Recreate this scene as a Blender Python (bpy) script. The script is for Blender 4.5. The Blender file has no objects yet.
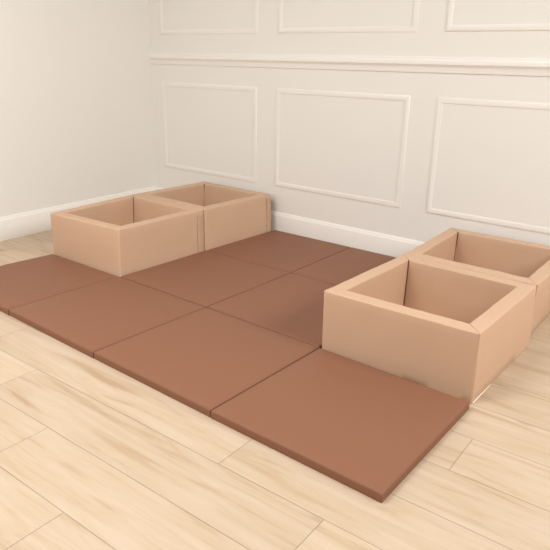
import bpy, bmesh, math, random
from mathutils import Vector, Matrix, noise
random.seed(7)
scene = bpy.context.scene
col = scene.collection
S = 0.61          # side of one mat cell, metres
H = 0.257         # bin height
W = 0.061         # foam wall thickness
T = 0.030         # mat thickness
YW = 1.875        # back wall plane
XW = -0.60       # left wall plane

# ---------------------------------------------------------------- helpers
def link(name, bm, mat, parent=None, smooth=True, sharp=40):
    me = bpy.data.meshes.new(name)
    bmesh.ops.recalc_face_normals(bm, faces=bm.faces)
    bm.to_mesh(me); bm.free()
    me.materials.append(mat)
    if smooth:
        me.shade_smooth()
        me.set_sharp_from_angle(angle=math.radians(sharp))
    o = bpy.data.objects.new(name, me)
    col.objects.link(o)
    if parent is not None:
        o.parent = parent
        o.matrix_parent_inverse = Matrix.Translation(-parent.location)
    return o

def tag(o, label=None, cat=None, group=None, kind=None):
    if label: o['label'] = label
    if cat: o['category'] = cat
    if group: o['group'] = group
    if kind: o['kind'] = kind
    return o

def recentre(o):
    """put the origin of a single-mesh thing at the middle of its base"""
    vs = [v.co for v in o.data.vertices]
    c = Vector(((min(v.x for v in vs)+max(v.x for v in vs))/2,
                (min(v.y for v in vs)+max(v.y for v in vs))/2, min(v.z for v in vs)))
    o.data.transform(Matrix.Translation(-c)); o.location = c
    return o

# ---------------------------------------------------------------- materials
def new_mat(name):
    m = bpy.data.materials.new(name); m.use_nodes = True
    nt = m.node_tree
    return m, nt, nt.nodes['Principled BSDF']

def N(nt, t, **kw):
    n = nt.nodes.new(t)
    for k, v in kw.items(): setattr(n, k, v)
    return n

def M(nt, op, a, b=None, c=None):
    n = N(nt, 'ShaderNodeMath', operation=op)
    for i, x in enumerate((a, b, c)):
        if x is None: continue
        if isinstance(x, (int, float)): n.inputs[i].default_value = x
        else: nt.links.new(x, n.inputs[i])
    return n.outputs[0]

def srgb(r, g, b):
    f = lambda c: (c/255/12.92) if c/255 <= .04045 else ((c/255+.055)/1.055)**2.4
    return (f(r), f(g), f(b), 1)

def leatherette(name, rgb, rough, spec, mottling=.03):
    m, nt, b = new_mat(name)
    tc = N(nt, 'ShaderNodeTexCoord')
    n1 = N(nt, 'ShaderNodeTexNoise'); n1.inputs['Scale'].default_value = 900; n1.inputs['Detail'].default_value = 2
    n2 = N(nt, 'ShaderNodeTexNoise'); n2.inputs['Scale'].default_value = 9; n2.inputs['Detail'].default_value = 3
    nt.links.new(tc.outputs['Object'], n1.inputs['Vector']); nt.links.new(tc.outputs['Object'], n2.inputs['Vector'])
    hs = N(nt, 'ShaderNodeHueSaturation'); hs.inputs['Color'].default_value = srgb(*rgb)
    nt.links.new(M(nt, 'MULTIPLY_ADD', n2.outputs[0], mottling*2, 1-mottling), hs.inputs['Value'])
    nt.links.new(hs.outputs[0], b.inputs['Base Color'])
    nt.links.new(M(nt, 'MULTIPLY_ADD', n2.outputs[0], .1, rough-.05), b.inputs['Roughness'])
    b.inputs['Specular IOR Level'].default_value = spec
    bp = N(nt, 'ShaderNodeBump'); bp.inputs['Strength'].default_value = .12; bp.inputs['Distance'].default_value = .0006
    nt.links.new(n1.outputs[0], bp.inputs['Height'])
    bp2 = N(nt, 'ShaderNodeBump'); bp2.inputs['Strength'].default_value = .25; bp2.inputs['Distance'].default_value = .004
    nt.links.new(n2.outputs[0], bp2.inputs['Height']); nt.links.new(bp.outputs[0], bp2.inputs['Normal'])
    nt.links.new(bp2.outputs[0], b.inputs['Normal'])
    return m

MAT_BROWN = leatherette('brown_leatherette', (133, 91, 69), .5, .14, .02)
BIN_TAN = leatherette('tan_leatherette', (198, 163, 134), .50, .35, .02)
BIN_FLAP = leatherette('tan_fabric_flap', (190, 157, 128), .7, .2)
BASE_TAN = leatherette('tan_base_cloth', (190, 156, 128), .6, .25)
GAP_SHADE = leatherette('painted_gap_shade', (96, 66, 44), .9, .1)  # brown that paints the shade of the bins' inner corner gaps
WELT = leatherette('pale_welt', (240, 226, 208), .6, .25)

def paint(name, rgb, rough=.55):
    m, nt, b = new_mat(name)
    tc = N(nt, 'ShaderNodeTexCoord')
    n = N(nt, 'ShaderNodeTexNoise'); n.inputs['Scale'].default_value = 220; n.inputs['Detail'].default_value = 3
    nt.links.new(tc.outputs['Object'], n.inputs['Vector'])
    b.inputs['Base Color'].default_value = srgb(*rgb); b.inputs['Roughness'].default_value = rough
    b.inputs['Specular IOR Level'].default_value = .3
    bp = N(nt, 'ShaderNodeBump'); bp.inputs['Strength'].default_value = .06; bp.inputs['Distance'].default_value = .001
    nt.links.new(n.outputs[0], bp.inputs['Height']); nt.links.new(bp.outputs[0], b.inputs['Normal'])
    return m
WALL_PAINT = paint('cream_wall_paint', (233, 228, 219))
TRIM_PAINT = paint('white_trim_paint', (237, 231, 222), .5)

def floor_material():
    m, nt, b = new_mat('oak_plank_floor')
    PW, PL = 0.190, 1.22
    a = math.radians(1.5)
    tc = N(nt, 'ShaderNodeTexCoord')
    mp = N(nt, 'ShaderNodeMapping', vector_type='TEXTURE')
    mp.inputs['Location'].default_value = (2.52, 0.235, 0)
    mp.inputs['Rotation'].default_value = (0, 0, a)
    nt.links.new(tc.outputs['Object'], mp.inputs['Vector'])
    sx = N(nt, 'ShaderNodeSeparateXYZ'); nt.links.new(mp.outputs[0], sx.inputs[0])
    X, Y = sx.outputs[0], sx.outputs[1]
    v = M(nt, 'DIVIDE', Y, PW)
    row = M(nt, 'FLOOR', v)
    shift = M(nt, 'MULTIPLY', M(nt, 'FRACT', M(nt, 'MULTIPLY', row, 0.287)), PL)
    u = M(nt, 'DIVIDE', M(nt, 'ADD', X, shift), PL)
    cid = M(nt, 'FLOOR', u)
    fu, fv = M(nt, 'FRACT', u), M(nt, 'FRACT', v)
    eu = M(nt, 'MULTIPLY', M(nt, 'MINIMUM', fu, M(nt, 'SUBTRACT', 1, fu)), PL)
    ev = M(nt, 'MULTIPLY', M(nt, 'MINIMUM', fv, M(nt, 'SUBTRACT', 1, fv)), PW)
    e = M(nt, 'MINIMUM', eu, ev)
    groove = N(nt, 'ShaderNodeMapRange'); groove.inputs['From Min'].default_value = .0006; groove.inputs['From Max'].default_value = .0020
    nt.links.new(e, groove.inputs['Value'])
    idv = N(nt, 'ShaderNodeCombineXYZ'); nt.links.new(row, idv.inputs[0]); nt.links.new(cid, idv.inputs[1])
    wn = N(nt, 'ShaderNodeTexWhiteNoise'); nt.links.new(idv.outputs[0], wn.inputs['Vector'])
    # grain coordinates, offset for every plank
    gx = M(nt, 'ADD', X, M(nt, 'MULTIPLY', wn.outputs['Value'], 17.0))
    gc = N(nt, 'ShaderNodeCombineXYZ'); nt.links.new(M(nt, 'MULTIPLY', gx, 1.0), gc.inputs[0]); nt.links.new(M(nt, 'MULTIPLY', Y, 8.0), gc.inputs[1])
    nt.links.new(M(nt, 'MULTIPLY', wn.outputs['Value'], 9.0), gc.inputs[2])
    g1 = N(nt, 'ShaderNodeTexNoise'); g1.inputs['Scale'].default_value = 2.6; g1.inputs['Detail'].default_value = 4; g1.inputs['Distortion'].default_value = .9
    nt.links.new(gc.outputs[0], g1.inputs['Vector'])
    gc2 = N(nt, 'ShaderNodeCombineXYZ'); nt.links.new(gx, gc2.inputs[0]); nt.links.new(M(nt, 'MULTIPLY', Y, 24), gc2.inputs[1])
    g2 = N(nt, 'ShaderNodeTexNoise'); g2.inputs['Scale'].default_value = 5; g2.inputs['Detail'].default_value = 5
    nt.links.new(gc2.outputs[0], g2.inputs['Vector'])
    # sparse knots
    gc3 = N(nt, 'ShaderNodeCombineXYZ'); nt.links.new(gx, gc3.inputs[0]); nt.links.new(M(nt, 'MULTIPLY', Y, 2.2), gc3.inputs[1])
    vo = N(nt, 'ShaderNodeTexVoronoi'); vo.inputs['Scale'].default_value = 2.3
    nt.links.new(gc3.outputs[0], vo.inputs['Vector'])
    kn = N(nt, 'ShaderNodeMapRange'); kn.inputs['From Min'].default_value = .02; kn.inputs['From Max'].default_value = .085
    kn.inputs['To Min'].default_value = .78; kn.inputs['To Max'].default_value = 1
    nt.links.new(vo.outputs['Distance'], kn.inputs['Value'])
    cr = N(nt, 'ShaderNodeValToRGB')
    cr.color_ramp.elements[0].position = .29; cr.color_ramp.elements[0].color = srgb(171, 142, 113)
    cr.color_ramp.elements[1].position = .62; cr.color_ramp.elements[1].color = srgb(194, 173, 149)
    el = cr.color_ramp.elements.new(.45); el.color = srgb(187, 164, 137)
    nt.links.new(M(nt, 'MULTIPLY_ADD', g2.outputs[0], .22, M(nt, 'MULTIPLY', g1.outputs[0], .78)), cr.inputs[0])
    hs = N(nt, 'ShaderNodeHueSaturation'); nt.links.new(cr.outputs[0], hs.inputs['Color'])
    val = M(nt, 'MULTIPLY_ADD', wn.outputs['Value'], .10, .95)
    val = M(nt, 'MULTIPLY', val, kn.outputs[0])
    val = M(nt, 'MULTIPLY', val, M(nt, 'MULTIPLY_ADD', groove.outputs[0], .36, .64))
    nt.links.new(val, hs.inputs['Value'])
    nt.links.new(hs.outputs[0], b.inputs['Base Color'])
    b.inputs['Roughness'].default_value = .5
    b.inputs['Specular IOR Level'].default_value = .35
    bp = N(nt, 'ShaderNodeBump'); bp.inputs['Strength'].default_value = .4; bp.inputs['Distance'].default_value = .0015
    nt.links.new(M(nt, 'MULTIPLY_ADD', g2.outputs[0], .15, groove.outputs[0]), bp.inputs['Height'])
    nt.links.new(bp.outputs[0], b.inputs['Normal'])
    return m
FLOOR_MAT = floor_material()

# ---------------------------------------------------------------- the setting
def slab(name, x0, x1, y0, y1, z0, z1, mat):
    bm = bmesh.new()
    bmesh.ops.create_cube(bm, size=1)
    for v in bm.verts:
        v.co = Vector((x0+(v.co.x+.5)*(x1-x0), y0+(v.co.y+.5)*(y1-y0), z0+(v.co.z+.5)*(z1-z0)))
    return tag(link(name, bm, mat, smooth=False), kind='structure')

XR, YN, ZT = 6.2, -3.4, 2.7
slab('floor', XW-.12, XR, YN, YW+.12, -.05, 0, FLOOR_MAT)
slab('wall_back', XW-.12, XR, YW, YW+.12, 0, ZT, WALL_PAINT)
# the left wall is a few degrees out of square with the back wall
LW0, LW1 = Vector((-.565, YW, 0)), Vector((-.565+.071/1.155*(YW-YN), YN, 0))
LD = (LW1-LW0).normalized(); LN = Vector((-LD.y, LD.x, 0))
bm = bmesh.new(); q = []
for z in (0, ZT):
    q.append([bm.verts.new(p+Vector((0, 0, z))) for p in (LW0-LD*.1, LW1, LW1-LN*.12, LW0-LD*.1-LN*.12)])
bm.faces.new(q[0]); bm.faces.new(q[1])
for i in range(4): bm.faces.new((q[0][i], q[0][(i+1) % 4], q[1][(i+1) % 4], q[1][i]))
tag(link('wall_left', bm, WALL_PAINT, smooth=False), kind='structure')

def sweep(name, profile, path, closed, mat):
    """profile: (outward, up) pairs, swept along points with given (point, outward dir, up dir)"""
    bm = bmesh.new(); rings = []
    for P, out, up in path:
        rings.append([bm.verts.new(P + out*a + up*b) for a, b in profile])
    n = len(rings)
    for i in range(n if closed else n-1):
        A, B = rings[i], rings[(i+1) % n]
        for j in range(len(profile)):
            k = (j+1) % len(profile)
            bm.faces.new((A[j], A[k], B[k], B[j]))
    if not closed:
        bm.faces.new(rings[0]); bm.faces.new(rings[-1])
    return link(name, bm, mat, sharp=30)

OUTY, OUTX, UP = Vector((0, -1, 0)), Vector((1, 0, 0)), Vector((0, 0, 1))
base_prof = [(0, 0), (.014, 0), (.014, .112), (.012, .118), (.009, .121), (.0085, .126), (.005, .132), (0, .133)]
tag(sweep('baseboard_back', base_prof, [(Vector((XW, YW, 0)), OUTY, UP), (Vector((XR, YW, 0)), OUTY, UP)], False, TRIM_PAINT), kind='structure')
bl = [(a, b*1.07) for a, b in base_prof]
tag(sweep('baseboard_left', bl, [(LW1, LN, UP), (LW0+LD*.014, LN, UP)], False, TRIM_PAINT), kind='structure')
rail_prof = [(0, 0), (.010, 0), (.012, .006), (.012, .022), (.016, .028), (.024, .036), (.030, .040), (.031, .052), (.028, .058), (.018, .062), (.012, .066), (.011, .074), (0, .076)]
rail_prof = [(a*.5, b) for a, b in rail_prof]
tag(sweep('trim_1', rail_prof, [(Vector((XW, YW, 1.027)), OUTY, UP), (Vector((XR, YW, 1.027)), OUTY, UP)], False, TRIM_PAINT), kind='structure')

def panel_moulding(n, x0, x1, z0, z1):
    w, d = .028, .008
    prof = [(0, 0), (.0022, 0), (.0034, .002), (.0043, .006), (.0046, .012), (.0042, .019), (.0033, .0255), (.0020, w), (0, w)]
    path = []
    for cx, cz, sx_, sz_ in ((x0, z0, 1, 1), (x1, z0, -1, 1), (x1, z1, -1, -1), (x0, z1, 1, -1)):
        path.append((Vector((cx, YW, cz)), OUTY, Vector((sx_, 0, sz_))))
    tag(sweep('trim_%d' % n, prof, path, True, TRIM_PAINT), kind='structure')
n = 2
for x0, x1 in ((-.455, .432), (.592, 1.492), (1.648, 2.55), (2.706, 3.606)):
    panel_moulding(n, x0, x1, .302, .908); n += 1
    panel_moulding(n, x0, x1, 1.222, 2.35); n += 1

# ---------------------------------------------------------------- play mats
def make_mat(x0, y0, x1, y1, label, corners=None, group='brown play mats laid edge to edge'):
    """corners in cell units: near-left, near-right, far-right, far-left"""
    g = .0016
    c = corners or ((x0, y0), (x1, y0), (x1, y1), (x0, y1))
    c = [Vector((a*S, b*S)) for a, b in c]
    L = S
    r = .008
    arc = [0, .04, .14, .3, .55, 1.0]
    st = [r*a for a in arc] + [L*i/14 for i in range(1, 14)] + [L-r*a for a in reversed(arc)]
    def warp(x, y, z):
        u, v = (x*(L-2*g)/L+g)/L, (y*(L-2*g)/L+g)/L
        p = c[0]*(1-u)*(1-v)+c[1]*u*(1-v)+c[2]*u*v+c[3]*(1-u)*v
        return Vector((p.x, p.y, z))
    seed = x0*3.1+y0*7.7
    def rnd(d):
        return r-math.sqrt(max(0, r*r-(r-d)**2)) if d < r else 0
    def ztop(x, y):
        dx, dy = min(x, L-x), min(y, L-y)
        z = T - max(rnd(dx), rnd(dy))
        k = min(1, min(dx, dy)/.12)
        return z + .0016*k*(2-k) + .0012*noise.noise(Vector((x*6+seed, y*6, 0)))*k
    bm = bmesh.new(); m = len(st)
    top = [[bm.verts.new(warp(x, y, ztop(x, y))) for y in st] for x in st]
    bot = [[bm.verts.new(warp(x, y, 0 if 0 < i < m-1 and 0 < j < m-1 else .003)) for j, y in enumerate(st)] for i, x in enumerate(st)]
    for i in range(m-1):
        for j in range(m-1):
            bm.faces.new((top[i][j], top[i+1][j], top[i+1][j+1], top[i][j+1]))
            bm.faces.new((bot[i][j], bot[i][j+1], bot[i+1][j+1], bot[i+1][j]))
    for i in range(m-1):
        for a, b_ in (((i, 0), (i+1, 0)), ((i, m-1), (i+1, m-1)), ((0, i), (0, i+1)), ((m-1, i), (m-1, i+1))):
            bm.faces.new((top[a[0]][a[1]], top[b_[0]][b_[1]], bot[b_[0]][b_[1]], bot[a[0]][a[1]]))
    o = recentre(link('play_mat', bm, MAT_BROWN, sharp=60))
    return tag(o, label, 'mat', group)

F0, F1 = -.012, .962
make_mat(0, 0, 1, 1, "brown padded play mat in front of the left bins, cut off by the left edge",
         ((.03, .015), (1.005, .003), (1.012, F1-.002), (.088, .946)))
make_mat(1, 0, 2, 1, "brown play mat of the front row, beginning at the near corner of the left bins",
         ((1.008, .006), (2.005, F0+.006), (2.012, F1), (1.014, F1)))
make_mat(2, 0, 3, 1, "brown play mat of the front row, touching the left side of the nearest mat",
         ((2.007, F0+.008), (3.004, F0), (3.016, F1), (2.015, F1)))
make_mat(3, 0, 4, 1, 'nearest brown play mat, lying right in front of the right bins',
         ((3.006, F0-.002), (4.006, F0-.002), (4.006, .95), (3.019, F1)))
make_mat(1, 1, 2, 2, 'brown padded play mat along the right side of the near left bin',
         ((1.028, .968), (2.014, .968), (2.018, 1.976), (1.032, 1.958)))
make_mat(2, 1, 3, 2, 'brown padded play mat directly left of the near right bin',
         ((2.017, .968), (3.012, .966), (3.006, 1.978), (2.021, 1.977)))
make_mat(1, 2, 2, 3, "brown play mat in the back row beside the left pair's far bin",
         ((1.036, 1.964), (2.018, 1.981), (1.996, 2.992), (1.052, 2.985)))
make_mat(2, 2, 3, 3, "brown play mat at the panelled wall, partly hidden behind the near right bin",
         ((2.021, 1.982), (3.006, 1.983), (2.955, 2.994), (1.999, 2.994)))

# ---------------------------------------------------------------- foam bins
def make_bin(top, bot, label, group, flap=False, welt=False, crease=False, h=H):
    """top/bot: corner positions in cell units, near-left, near-right, far-right, far-left.
    Seams (open mitres) at near-right and far-left, folded corners at the other two."""
    top = [Vector((a*S, b*S, h)) for a, b in top]; bot = [Vector((a*S, b*S, 0)) for a, b in bot]
    base = sum(bot, Vector())/4; base.z = 0
    root = bpy.data.objects.new('foam_toy_bin', None); col.objects.link(root)
    root.location = base; root.empty_display_size = .1
    tag(root, label, 'storage bin', group)
    def warp(x, y, z):
        u, v, w = x/S, y/S, z/h
        q = [bot[i]*(1-w)+top[i]*w for i in range(4)]
        return q[0]*(1-u)*(1-v)+q[1]*u*(1-v)+q[2]*u*v+q[3]*(1-u)*v
    r = .0055
    # cross-section: (inset fraction metres, height), rounded rectangle W x h
    sec = []
    def arcpts(cx, cz, a0, a1, rr, k=4):
        for i in range(k+1):
            a = math.radians(a0+(a1-a0)*i/k); sec.append((cx+rr*math.cos(a), cz+rr*math.sin(a)))
    arcpts(.003, .003, 270, 180, .003, 1)
    for i in range(1, 8): sec.append((0, .003+(h-.003-r)*i/8))
    arcpts(r, h-r, 180, 90, r)
    for i in range(1, 4): sec.append((r+(W-2*r)*i/4, h))
    arcpts(W-r, h-r, 90, 0, r)
    for i in range(7, 0, -1): sec.append((W, .003+(h-.003-r)*i/8))
    arcpts(W-.003, .003, 0, -90, .003, 1)
    ro = .008
    # sides: origin corner, along dir, inward dir, seam at start / end
    GAP = {1: .0016 if welt or crease else .0003, 2: .0075}
    sides = [((0, 0), (1, 0), (0, 1), 0, 1), ((S, 0), (0, 1), (-1, 0), 1, 0),
             ((S, S), (-1, 0), (0, -1), 0, 2), ((0, S), (0, -1), (1, 0), 2, 0)]
    sd = top[0].x*13+top[0].y*5
    for o_, al, inn, s0, s1 in sides:
        bm = bmesh.new(); rings = []
        stations = []
        K = 4
        for j in range(K+1):
            a = math.radians(45+45*j/K)
            stations.append((ro-ro*math.cos(a), ro-ro*math.sin(a), W + .004*j/K))
        for i in range(1, 24):
            f = i/24
            stations.append((ro+(S-2*ro)*f, 0, (W+.004)+(S-2*W-.008)*f))
        for j in range(K, -1, -1):
            a = math.radians(45+45*j/K)
            stations.append((S-(ro-ro*math.cos(a)), ro-ro*math.sin(a), S-W-.004*j/K))
        ns = len(stations)
        for si, (ao, io, ai) in enumerate(stations):
            ring = []
            gap = 0
            if si == 0 and s0: gap = GAP[s0]
            if si == ns-1 and s1: gap = -GAP[s1]
            gap0 = gap
            for q, z in sec:
                t = q/W
                gap = gap0*(.12+.88*t*t) if abs(gap0) > .003 else gap0*(.1+.9*(z/h)**10)
                a = ao*(1-t)+ai*t + gap
                ins = io*(1-t)+W*t
                x = o_[0]+al[0]*a+inn[0]*ins; y = o_[1]+al[1]*a+inn[1]*ins
                # soft cloth: a little sag and waviness away from the corners
                k = min(1, a/.05, (S-a)/.05); k = max(k, 0)
                nz = noise.noise(Vector((x*9+sd, y*9, z*7)))
                nh = noise.noise(Vector((x*38+sd, y*38, 3.3)))
                out = (1-2*t)*.0022*nz*k
                x -= inn[0]*out; y -= inn[1]*out
                zz = z + (z/h)**6*(.0013*nh - .0012)*k
                ring.append(bm.verts.new(warp(x, y, zz)))
            rings.append(ring)
        for A, B in zip(rings, rings[1:]):
            for j in range(len(sec)):
                k = (j+1) % len(sec)
                bm.faces.new((A[j], A[k], B[k], B[j]))
        bm.faces.new(rings[0]); bm.faces.new(rings[-1])
        link('side_panel', bm, BIN_TAN, root, sharp=45)
    # dark strip coloured as shade inside the open mitre at the far left corner
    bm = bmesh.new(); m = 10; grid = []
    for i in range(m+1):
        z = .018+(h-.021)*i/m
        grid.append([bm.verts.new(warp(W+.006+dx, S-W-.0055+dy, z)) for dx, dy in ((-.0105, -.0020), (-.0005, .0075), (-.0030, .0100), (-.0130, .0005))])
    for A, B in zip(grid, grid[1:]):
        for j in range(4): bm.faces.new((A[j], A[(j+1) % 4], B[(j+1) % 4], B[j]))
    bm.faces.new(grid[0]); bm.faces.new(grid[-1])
    link('gap_shade_strip', bm, GAP_SHADE, root, smooth=False)['label'] = 'dark brown strip painted as shade in the inner corner gap'
    # thin quilted base inside
    bm = bmesh.new()
    nB = 10; x0, x1 = W*.6, S-W*.6
    up = [[bm.verts.new(warp(x0+(x1-x0)*i/nB, x0+(x1-x0)*j/nB, .014+.002*math.sin(math.pi*i/nB)*math.sin(math.pi*j/nB))) for j in range(nB+1)] for i in range(nB+1)]
    dn = [[bm.verts.new(warp(x0+(x1-x0)*i/nB, x0+(x1-x0)*j/nB, .002)) for j in range(nB+1)] for i in range(nB+1)]
    for i in range(nB):
        for j in range(nB):
            bm.faces.new((up[i][j], up[i+1][j], up[i+1][j+1], up[i][j+1])); bm.faces.new((dn[i][j], dn[i][j+1], dn[i+1][j+1], dn[i+1][j]))
        for a, b_ in (((i, 0), (i+1, 0)), ((i, nB), (i+1, nB)), ((0, i), (0, i+1)), ((nB, i), (nB, i+1))):
            bm.faces.new((up[a[0]][a[1]], up[b_[0]][b_[1]], dn[b_[0]][b_[1]], dn[a[0]][a[1]]))
    link('base_panel', bm, BASE_TAN, root, sharp=50)
    if flap:
        # fastening flap wrapped round the far right corner, lying on the right-hand face
        for y0, y1, bow in ((flap[0], flap[1], flap[2]),):
            bm = bmesh.new(); m = 14; grid = []
            for i in range(m+1):
                z = .006+(h-.03)*i/m
                yl = y0+bow*math.sin(math.pi*i/m)+.0015*noise.noise(Vector((z*30, 1, sd)))
                rowv = []
                for f, dx in ((0, .0015), (0, .0048), (.12, .0062), (.5, .0058), (.88, .0062), (1, .0045), (1, .0015)):
                    y = yl+(y1-yl)*f
                    rowv.append(bm.verts.new(warp(S+dx, y, z)))
                grid.append(rowv)
            for A, B in zip(grid, grid[1:]):
                for j in range(6): bm.faces.new((A[j], A[j+1], B[j+1], B[j]))
                bm.faces.new((A[6], A[0], B[0], B[6]))
            bm.faces.new(grid[0]); bm.faces.new(grid[-1])
            fo = link('fastening_flap', bm, BIN_FLAP, root, sharp=35)
            fo['label'] = 'narrow upright fabric flap closing the corner'
    if welt:
        bm = bmesh.new(); rings = []
        for i in range(9):
            y = .004+.16*i/8; rr = .0022*(1-.6*(i/8)**2)
            c = warp(S+.001, y, .0036); rings.append([bm.verts.new(c+Vector((rr*math.cos(a*math.pi/4), 0, rr*math.sin(a*math.pi/4)))) for a in range(8)])
        for A, B in zip(rings, rings[1:]):
            for j in range(8): bm.faces.new((A[j], A[(j+1) % 8], B[(j+1) % 8], B[j]))
        bm.faces.new(rings[0]); bm.faces.new(rings[-1])
        wo = link('welt', bm, WELT, root); wo['label'] = 'pale seam strip along the bottom edge'
    return root

GL, GR = 'tan foam toy bins on the left', 'tan foam toy bins on the right'
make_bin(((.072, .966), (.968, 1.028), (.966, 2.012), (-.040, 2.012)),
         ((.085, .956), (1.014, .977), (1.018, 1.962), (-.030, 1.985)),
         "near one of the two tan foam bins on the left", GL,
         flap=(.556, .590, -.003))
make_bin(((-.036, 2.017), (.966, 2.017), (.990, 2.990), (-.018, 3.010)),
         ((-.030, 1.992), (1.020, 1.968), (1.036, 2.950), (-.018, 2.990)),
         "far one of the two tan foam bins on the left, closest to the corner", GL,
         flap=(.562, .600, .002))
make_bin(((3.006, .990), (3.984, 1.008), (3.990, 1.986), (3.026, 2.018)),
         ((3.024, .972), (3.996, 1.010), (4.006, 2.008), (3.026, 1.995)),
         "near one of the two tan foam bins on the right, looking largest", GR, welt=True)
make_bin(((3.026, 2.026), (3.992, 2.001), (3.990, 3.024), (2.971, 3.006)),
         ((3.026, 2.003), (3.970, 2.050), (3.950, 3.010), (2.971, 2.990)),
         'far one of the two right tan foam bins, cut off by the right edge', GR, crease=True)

# ---------------------------------------------------------------- camera
cam = bpy.data.cameras.new('camera'); co = bpy.data.objects.new('camera', cam); col.objects.link(co)
yaw, pitch, roll = -0.662319229, 0.339410275, 0.0235693497
cy, sy, cp, sp = math.cos(yaw), math.sin(yaw), math.cos(pitch), math.sin(pitch)
f = Vector((sy*cp, cy*cp, -sp)); r = Vector((cy, -sy, 0)); u = r.cross(f)
cr_, sr_ = math.cos(roll), math.sin(roll)
R_, U_ = r*cr_+u*sr_, -r*sr_+u*cr_
m = Matrix((R_, U_, -f)).transposed().to_4x4()
m.translation = Vector((2.99714352, -1.18590116, 1.06379901))
co.matrix_world = m
cam.sensor_width = 36; cam.sensor_fit = 'HORIZONTAL'; cam.lens = 605.1456544/550*36
cam.clip_start = .05
scene.camera = co

# ---------------------------------------------------------------- light
w = bpy.data.worlds.new('room_daylight'); scene.world = w; w.use_nodes = True
bg = w.node_tree.nodes['Background']; bg.inputs[0].default_value = (1, 1, 1, 1); bg.inputs[1].default_value = .06

def area(name, loc, target, sx_, sy_, power, colr):
    l = bpy.data.lights.new(name, 'AREA'); l.shape = 'RECTANGLE'; l.size = sx_; l.size_y = sy_
    l.energy = power; l.color = colr
    o = bpy.data.objects.new(name, l); col.objects.link(o)
    o.location = loc
    o.rotation_euler = (Vector(target)-Vector(loc)).to_track_quat('-Z', 'Y').to_euler()
    return o
area('unseen_soft_light', (4.9, .9, 2.4), (2.2, .9, .1), 1.2, 1.0, 106, (1, 1, 1))  # stands for an unseen window on the right, power fitted to the tones
area('added_top_light', (1.2, -.9, 2.65), (1.2, -.9, 0), 1.2, 1.2, 72, (1, 1, 1))  # added unseen overhead light that brightens the left side
area('added_top_light', (2.7, -1.3, 2.2), (2.7, -1.0, 0), .9, .9, 21, (1, 1, 1))  # added unseen light above the camera, power fitted to the tones
area('unseen_soft_light', (.6, -3, 1.9), (1.5, 1, .5), 1.8, 1.6, 40, (1, 1, 1))  # added unseen light behind the camera, brightens the faces turned towards it

scene.view_settings.view_transform = 'Standard'; scene.view_settings.look = 'None'
scene.view_settings.gamma = 1; scene.view_settings.use_curve_mapping = False
scene.view_settings.exposure = -0.05
